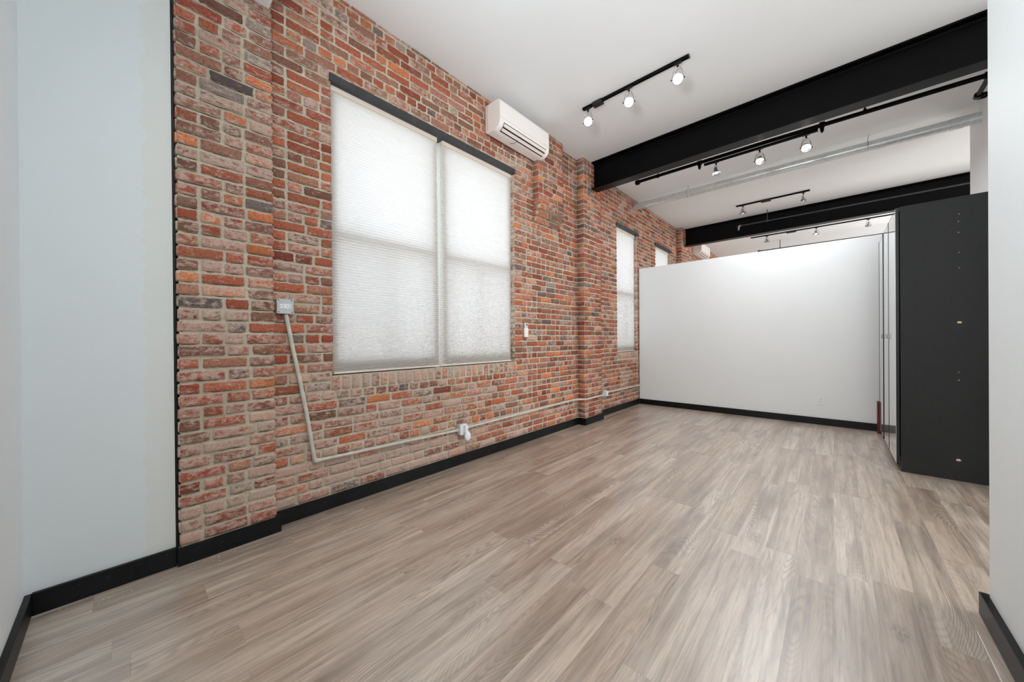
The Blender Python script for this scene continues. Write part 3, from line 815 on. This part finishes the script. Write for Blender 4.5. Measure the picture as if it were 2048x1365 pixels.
def spot(label, x, y, z, aim, lit=True, power=6.0, yoke=0.0, group='spotlights on the ceiling tracks'):
    """cage spotlight hanging under a track whose underside is at z"""
    root = thing('spotlight', label, 'spotlight', (x, y, z), group)
    mb = MB(); mb.box(-0.032, 0.032, -0.011, 0.011, -0.012, 0.004, bev=0.002); mb.tube([(0, 0, -0.012), (0, 0, -0.040)], 0.009, 12)
    mb.build('track_adapter', M['black_plastic'], root)
    R = Matrix.Rotation(yoke, 4, 'Z'); pv = Vector((0, 0, -0.142)); wd = 0.050
    arc = []
    for i in range(13):
        u = -1 + i / 6; arc.append(R @ Vector((wd * math.copysign(abs(u) ** 0.62, u) if u else 0, 0, -0.042 - 0.100 * abs(u) ** 1.9)))
    mb = MB(); mb.tube(arc, 0.0034, 8); mb.build('yoke', M['chrome'], root)
    for s_ in (-1, 1):
        mb = MB(); mb.tube([R @ Vector((s_ * (wd - 0.004), 0, pv.z)), R @ Vector((s_ * (wd + 0.008), 0, pv.z))], 0.006, 10); mb.build('knob', M['black_plastic'], root)
    d = Vector(aim).normalized(); q = d.to_track_quat('Z', 'X').to_matrix().to_4x4()
    T = Matrix.Translation(pv) @ q
    mb = MB(); mb.lathe([(0.0, -0.078), (0.014, -0.078), (0.017, -0.072), (0.019, -0.045), (0.022, -0.036), (0.034, -0.014), (0.043, 0.0), (0.0465, 0.003), (0.0465, 0.009), (0.042, 0.009), (0.040, 0.004)], 28, M=T)
    hd = mb.build('lamp_head', M['dull_metal'], root)
    mb = MB(); mb.lathe([(0.0, -0.016), (0.018, -0.016), (0.030, -0.008), (0.0405, 0.0035)], 28, M=T); mb.build('reflector', M['chrome'], hd)
    mb = MB(); mb.lathe([(0.0, 0.004), (0.012, 0.001), (0.020, -0.007), (0.021, -0.0155), (0, -0.0155)], 24, M=T); mb.build('bulb', M['lamp_on'] if lit else M['lamp_off'], hd)
    mb = MB(); lp = []
    for i in range(9):
        a_ = i / 8 * PI * 1.7; lp.append((0.012 * math.cos(a_) - 0.012, 0.014, -0.055 - 0.017 * i / 2 * 0.5 + 0.012 * math.sin(a_)))
    mb.tube([(0, 0.006, -0.040)] + lp, 0.002, 6); mb.build('cable', M['cable'], root)
    if lit:
        l = bpy.data.lights.new('spot_beam', 'SPOT'); l.energy = power; l.spot_size = math.radians(100); l.spot_blend = 0.7; l.shadow_soft_size = 0.035
        l.color = (1.0, 0.99, 0.975)
        lo = bpy.data.objects.new('spot_beam', l); C.objects.link(lo); lo.parent = root
        lo.location = pv + d * 0.022; lo.rotation_euler = d.to_track_quat('-Z', 'Y').to_euler()
    return root


HT = H - 0.021
track('short black light track on the ceiling in front of the nearer beam', 0.645, 1.695, 3.335, HT, (0.765, 0.87))
camd = lambda x, y, z: (CX - x, 0 - y, CZ - z)
spot('lit spotlight nearest the air conditioner, left of three before the nearer beam', 0.700, 3.335, HT, (0.55, -0.9, -0.75))
spot('lit spotlight in the middle of the three before the nearer beam', 1.150, 3.335, HT, (0.35, -0.9, -0.75), yoke=0.5)
spot('lit spotlight nearest the camera, right of three before the nearer beam', 1.602, 3.335, HT, (0.2, -0.9, -0.8), yoke=0.3)

# pipe behind the nearer beam with a track strapped beneath it
PY, PZ = 4.90, 3.372
root = thing('sprinkler_pipe', 'thick black sprinkler pipe running along behind the nearer beam', 'pipe', (0.58, PY, PZ), 'black sprinkler pipes')
mb = MB(); mb.tube([(0, 0, 0.010), (1.5, 0, 0.008), (3.01, 0, -0.012)], 0.021, 18); mb.build('pipe', M['black_steel'], root)
mb = MB(); mb.lathe([(0, -0.03), (0.028, -0.03), (0.034, -0.02), (0.034, 0.02), (0.026, 0.03), (0, 0.03)], 20, M=Matrix.Translation((0, 0, 0.004)) @ Matrix.Rotation(PI / 2, 4, 'Y')); mb.build('end_cap', M['black_steel'], root)
mb = MB(); mb.tube([(2.985, 0, -0.012), (3.045, 0, -0.012)], 0.030, 16); mb.tube([(3.015, 0, -0.012), (3.015, 0.05, -0.012)], 0.027, 16); mb.build('tee_fitting', M['black_steel'], root)
mb = MB(); mb.tube([(3.015, 0.03, -0.012), (3.015, 0.36, -0.012)], 0.018, 14); mb.build('branch_pipe', M['black_steel'], root)
mb = MB(); mb.tube([(3.015, 0.33, -0.012), (3.015, 0.372, -0.012), (3.03, 0.385, -0.012), (3.07, 0.385, -0.012)], 0.027, 16); mb.tube([(3.05, 0.385, -0.012), (3.199, 0.385, -0.012)], 0.018, 14); mb.build('elbow', M['black_steel'], root)
for hx in (0.28, 2.27):
    mb = MB(); mb.tube([(hx, 0, 0.02), (hx, 0, H - PZ - 0.001)], 0.007, 8); mb.tube([(hx - 0.012, 0, 0.006), (hx + 0.012, 0, 0.006)], 0.026, 14); mb.build('hanger', M['black_steel'], root)
for hx in (0.795, 1.955):
    mb = MB(); mb.tube([(hx - 0.022, 0, 0.006), (hx + 0.022, 0, 0.004)], 0.031, 14); mb.box(hx - 0.016, hx + 0.016, -0.012, 0.012, -0.062, -0.022, bev=0.004)
    mb.tube([(hx, 0, -0.06), (hx, 0, -0.075)], 0.009, 10); mb.build('sprinkler_fitting', M['black_steel'], root)
track('long black light track strapped under the thick pipe behind the nearer beam', 1.43, 2.50, PY + 0.004, PZ - 0.044, None)
spot('lit spotlight under the thick pipe, left of three behind the nearer beam', 1.560, PY, PZ - 0.044, (0.10, 0.05, -1), yoke=1.35)
spot('lit spotlight under the thick pipe, middle of three behind the nearer beam', 2.000, PY, PZ - 0.044, (0.05, -0.55, -0.9), yoke=0.4)
spot('lit spotlight under the thick pipe, right of three behind the nearer beam', 2.408, PY, PZ - 0.044, (0.05, -0.65, -0.8), yoke=0.5)

# galvanised duct
DY, DZ = 6.15, 3.515
root = thing('galvanised_duct', 'long galvanised metal duct crossing the ceiling from brick wall to white wall', 'duct', (0.0, DY, DZ))
mb = MB(); mb.tube([(0.002, 0, 0.0), (1.9, 0, -0.008), (3.78, 0, -0.02)], 0.057, 28); mb.build('duct_pipe', M['galv'], root)
for cx_ in (0.90, 2.36, 3.05, 3.62):
    mb = MB(); zc = -0.02 * cx_ / 3.78
    mb.tube([(cx_ - 0.045, 0, zc), (cx_ + 0.045, 0, zc - 0.0005)], 0.0605, 28, cap=False); sl = mb.build('coupling', M['galv'], root)
for hx in (0.88, 2.93):
    mb = MB(); mb.tube([(hx, 0.03, 0.05), (hx + 0.005, 0.01, 0.10), (hx + 0.01, 0.0, H - DZ - 0.001)], 0.0025, 6)
    ring_ = [(hx, 0.062 * math.cos(a_), 0.062 * math.sin(a_) - 0.005) for a_ in [i * PI / 8 for i in range(17)]]
    mb.tube(ring_, 0.0025, 6, cap=False); mb.build('hanger_wire', M['cable'], root)
for i, sx_ in enumerate((0.25, 0.52, 0.80, 1.25, 1.72, 2.15, 2.55, 2.80)):
    mb = MB(); an = -0.9 if i % 2 else -2.0
    mb.lathe([(0, 0.006), (0.006, 0.005), (0.009, 0)], 10, M=Matrix.Translation((sx_, -0.057 * abs(math.cos(an)), 0.057 * math.sin(an) - 0.02 * sx_ / 3.78)) @ Matrix.Rotation(PI * 0.72, 4, 'X'))
    mb.build('screw', M['white_plastic'], root)

track('short black light track on the ceiling before the farther beam, between duct and beam', 1.276, 2.325, 7.74, HT, (1.655, 1.80))
spot('lit spotlight before the farther beam, left of the pair', 1.378, 7.74, HT, (0.05, 0.1, -1), yoke=0.3)
spot('lit spotlight before the farther beam, right of the pair near the wardrobe', 2.244, 7.74, HT, (0.12, 0.15, -1), yoke=1.3)

root = thing('sprinkler_pipe', 'thin dark pipe with bent end running in front of the farther beam', 'pipe', (1.215, 8.361, 3.425), 'black sprinkler pipes')
mb = MB(); mb.tube([(0, 0, 0), (5.0, 0, -0.02)], 0.012, 12); mb.build('pipe', M['lintel'], root)
mb = MB(); mb.tube([(0.03, 0, 0), (0.0, 0, 0), (-0.012, 0, -0.012), (-0.012, 0, -0.06)], 0.019, 12); mb.tube([(-0.012, 0, -0.05), (-0.012, 0, -0.085)], 0.013, 10); mb.build('elbow', M['dull_metal'], root)
mb = MB(); mb.tube([(0.46, 0, 0.0), (0.46, 0, H - 3.425 - 0.001)], 0.006, 8); mb.tube([(0.445, 0, 0), (0.475, 0, 0)], 0.02, 12); mb.build('hanger', M['lintel'], root)

track('long black light track beyond the farther beam, above the partition', 1.111, 5.2, 10.43, HT, (1.80, 1.98))
spot('lit spotlight beyond the farther beam, left of the three above the partition', 1.430, 10.43, HT, (0.05, 0.1, -1), yoke=0.3)
spot('lit spotlight beyond the farther beam, middle of the three above the partition', 2.330, 10.43, HT, (0.1, -0.3, -1), yoke=0.5)
spot('unlit spotlight beyond the farther beam, beside the wardrobe door tops', 3.150, 10.43, HT, (-0.15, 0.5, -1), lit=False, yoke=0.6)

root = thing('sprinkler_pipe', 'black pipe hanging just above the top edge of the white partition', 'pipe', (1.175, 11.186, 3.425), 'black sprinkler pipes')
mb = MB(); mb.tube([(0, 0, 0), (5.0, 0, -0.02)], 0.021, 12); mb.build('pipe', M['black_steel'], root)
mb = MB(); mb.tube([(-0.03, 0, 0), (0.03, 0, 0)], 0.03, 12); mb.build('end_cap', M['black_steel'], root)
mb = MB(); mb.tube([(0.44, 0, 0.0), (0.44, 0, H - 3.425 - 0.001)], 0.007, 8); mb.build('hanger', M['black_steel'], root)

# ------------------------------------------------------------------ wardrobe
WX, WY, WYE, WT = 3.045, 4.534, 6.10, 2.295
root = thing('wardrobe', 'tall black wardrobe with pale mirrored doors beside the partition', 'wardrobe', (WX, WY, 0))
mb = MB(); mb.box(0, 0.60, 0, 0.02, 0, WT, bev=0.001); sp_ = mb.build('side_panel', M['melamine'], root)
for i, (xx, zz, rr, mm) in enumerate([(3.366, 2.155, .0028, 'chip'), (3.363, 2.095, .0028, 'chip'), (3.363, 2.007, .0030, 'chip'), (3.365, 1.846, .0026, 'chip'), (3.365, 1.721, .0026, 'chip'),
                                 (3.362, 0.879, .0026, 'chip'), (3.362, 0.815, .0034, 'chip')]):
    mb = MB(); mb.lathe([(0, 0.0006), (rr, 0.0005), (rr * 1.15, 0)], 10, M=Matrix.Translation((xx - WX, 0, zz)) @ Matrix.Rotation(PI / 2, 4, 'X')); mb.build('peg_hole', M[mm], sp_)
for xx, zz, rr in ((3.366, 1.282, 0.012), (3.359, 0.168, 0.012)):
    mb = MB(); vs = [(0, 0, 0.001)]
    for k in range(14):
        a_ = 2 * PI * k / 14; q = rr * (0.8 + 0.35 * random.random()); vs.append((q * math.cos(a_) * 1.15, q * math.sin(a_) * 0.8, 0.0004))
    mb.add(vs, [(0, 1 + k, 1 + (k + 1) % 14) for k in range(14)], False, 0, Matrix.Translation((xx - WX, 0, zz)) @ Matrix.Rotation(PI / 2, 4, 'X'))
    mb.build('chipped_spot', M['chip'], sp_)
mb = MB(); mb.box(0, 0.60, WYE - WY - 0.02, WYE - WY, 0, WT); mb.box(0.004, 0.60, 0.02, WYE - WY - 0.02, WT - 0.02, WT); mb.box(0.02, 0.60, 0.02, WYE - WY - 0.02, 0.05, 0.07); mb.box(0.03, 0.045, 0.02, WYE - WY - 0.02, 0, 0.05)
mb.box(0.585, 0.60, 0.02, WYE - WY - 0.02, 0.07, WT - 0.02)
mb.build('carcass', M['melamine'], root)
DX = -0.025
ys = [4.573, 5.100, 5.604, 6.090]
for i in range(3):
    a_, b_ = ys[i] - WY + 0.001, ys[i + 1] - WY - 0.001
    mb = MB(); fr_ = 0.008
    mb.box(DX + 0.001, DX + 0.021, a_, b_, 0.05, 0.05 + fr_); mb.box(DX + 0.001, DX + 0.021, a_, b_, WT - fr_, WT + 0.003); mb.box(DX + 0.001, DX + 0.021, a_, a_ + fr_, 0.05 + fr_, WT - fr_); mb.box(DX + 0.001, DX + 0.021, b_ - fr_, b_, 0.05 + fr_, WT - fr_)
    mb.box(DX + 0.006, DX + 0.020, a_ + fr_, b_ - fr_, 0.05 + fr_, WT - fr_)
    dr = mb.build('door', M['frame_dark'], root)
    mb = MB(); mb.box(DX - 0.001, DX + 0.0055, a_ + (0.002 if i == 0 else 0.014), b_ - 0.012, 0.056, WT - 0.010); mb.build('glass_panel', M['door_glass'], dr)
    if i > 0 or True:
        pj = (0.0, 0.003, 0.006)[i]
        mb = MB()
        if i > 0: mb.box(DX - pj, DX + 0.001, a_ - 0.004, a_ + 0.012, 0.05, WT + 0.002); mb.build('edge_profile', M['frame_dark'], dr)
        else: mb.box(DX + 0.001, DX + 0.021, a_ - 0.003, a_, 0.05, WT + 0.002); mb.build('edge_profile', M['frame_dark'], dr)
        if i == 2:
            mb = MB(); mb.box(DX - 0.003, DX + 0.001, b_ - 0.010, b_ + 0.004, 0.05, WT + 0.002); mb.build('edge_profile', M['frame_dark'], dr)
    hy = {0: b_ - 0.035, 1: a_ + 0.035, 2: a_ + 0.035}[i]
    mb = MB(); mb.box(DX - 0.016, DX - 0.001, hy - 0.006, hy + 0.006, 1.152, 1.198, bev=0.002); mb.build('handle', M['dull_metal'], dr)

mb = MB(); mb.box(3.004, 3.026, 6.12, 6.255, 0, 0.38, bev=0.002)
tag(mb.build('red_board', M['red']), 'short dark red board standing between partition and wardrobe', 'board')

# ------------------------------------------------------------------ crumbs of plaster along the left baseboard
mb = MB(); r_ = random.Random(5)
for i in range(420):
    y = r_.uniform(-0.2, 3.4); x = (0.085 if y < 0.18 else 0.104 if y < 0.66 else 0.025) + abs(r_.gauss(0, 0.10)) + 0.004
    if r_.random() < 0.08: x = r_.uniform(0.2, 2.2); y = r_.uniform(0.1, 4)
    s_ = r_.uniform(0.0006, 0.0020)
    mb.add([(x - s_, y, 0.0002), (x + s_, y - s_, 0.0002), (x, y + s_ * 1.3, 0.0002), (x, y, s_ * 1.3)], [(0, 1, 3), (1, 2, 3), (2, 0, 3)])
o = tag(mb.build('plaster_crumbs', M['dust']), 'tiny white plaster crumbs scattered on the floor near the brick wall', 'crumbs'); o['kind'] = 'stuff'
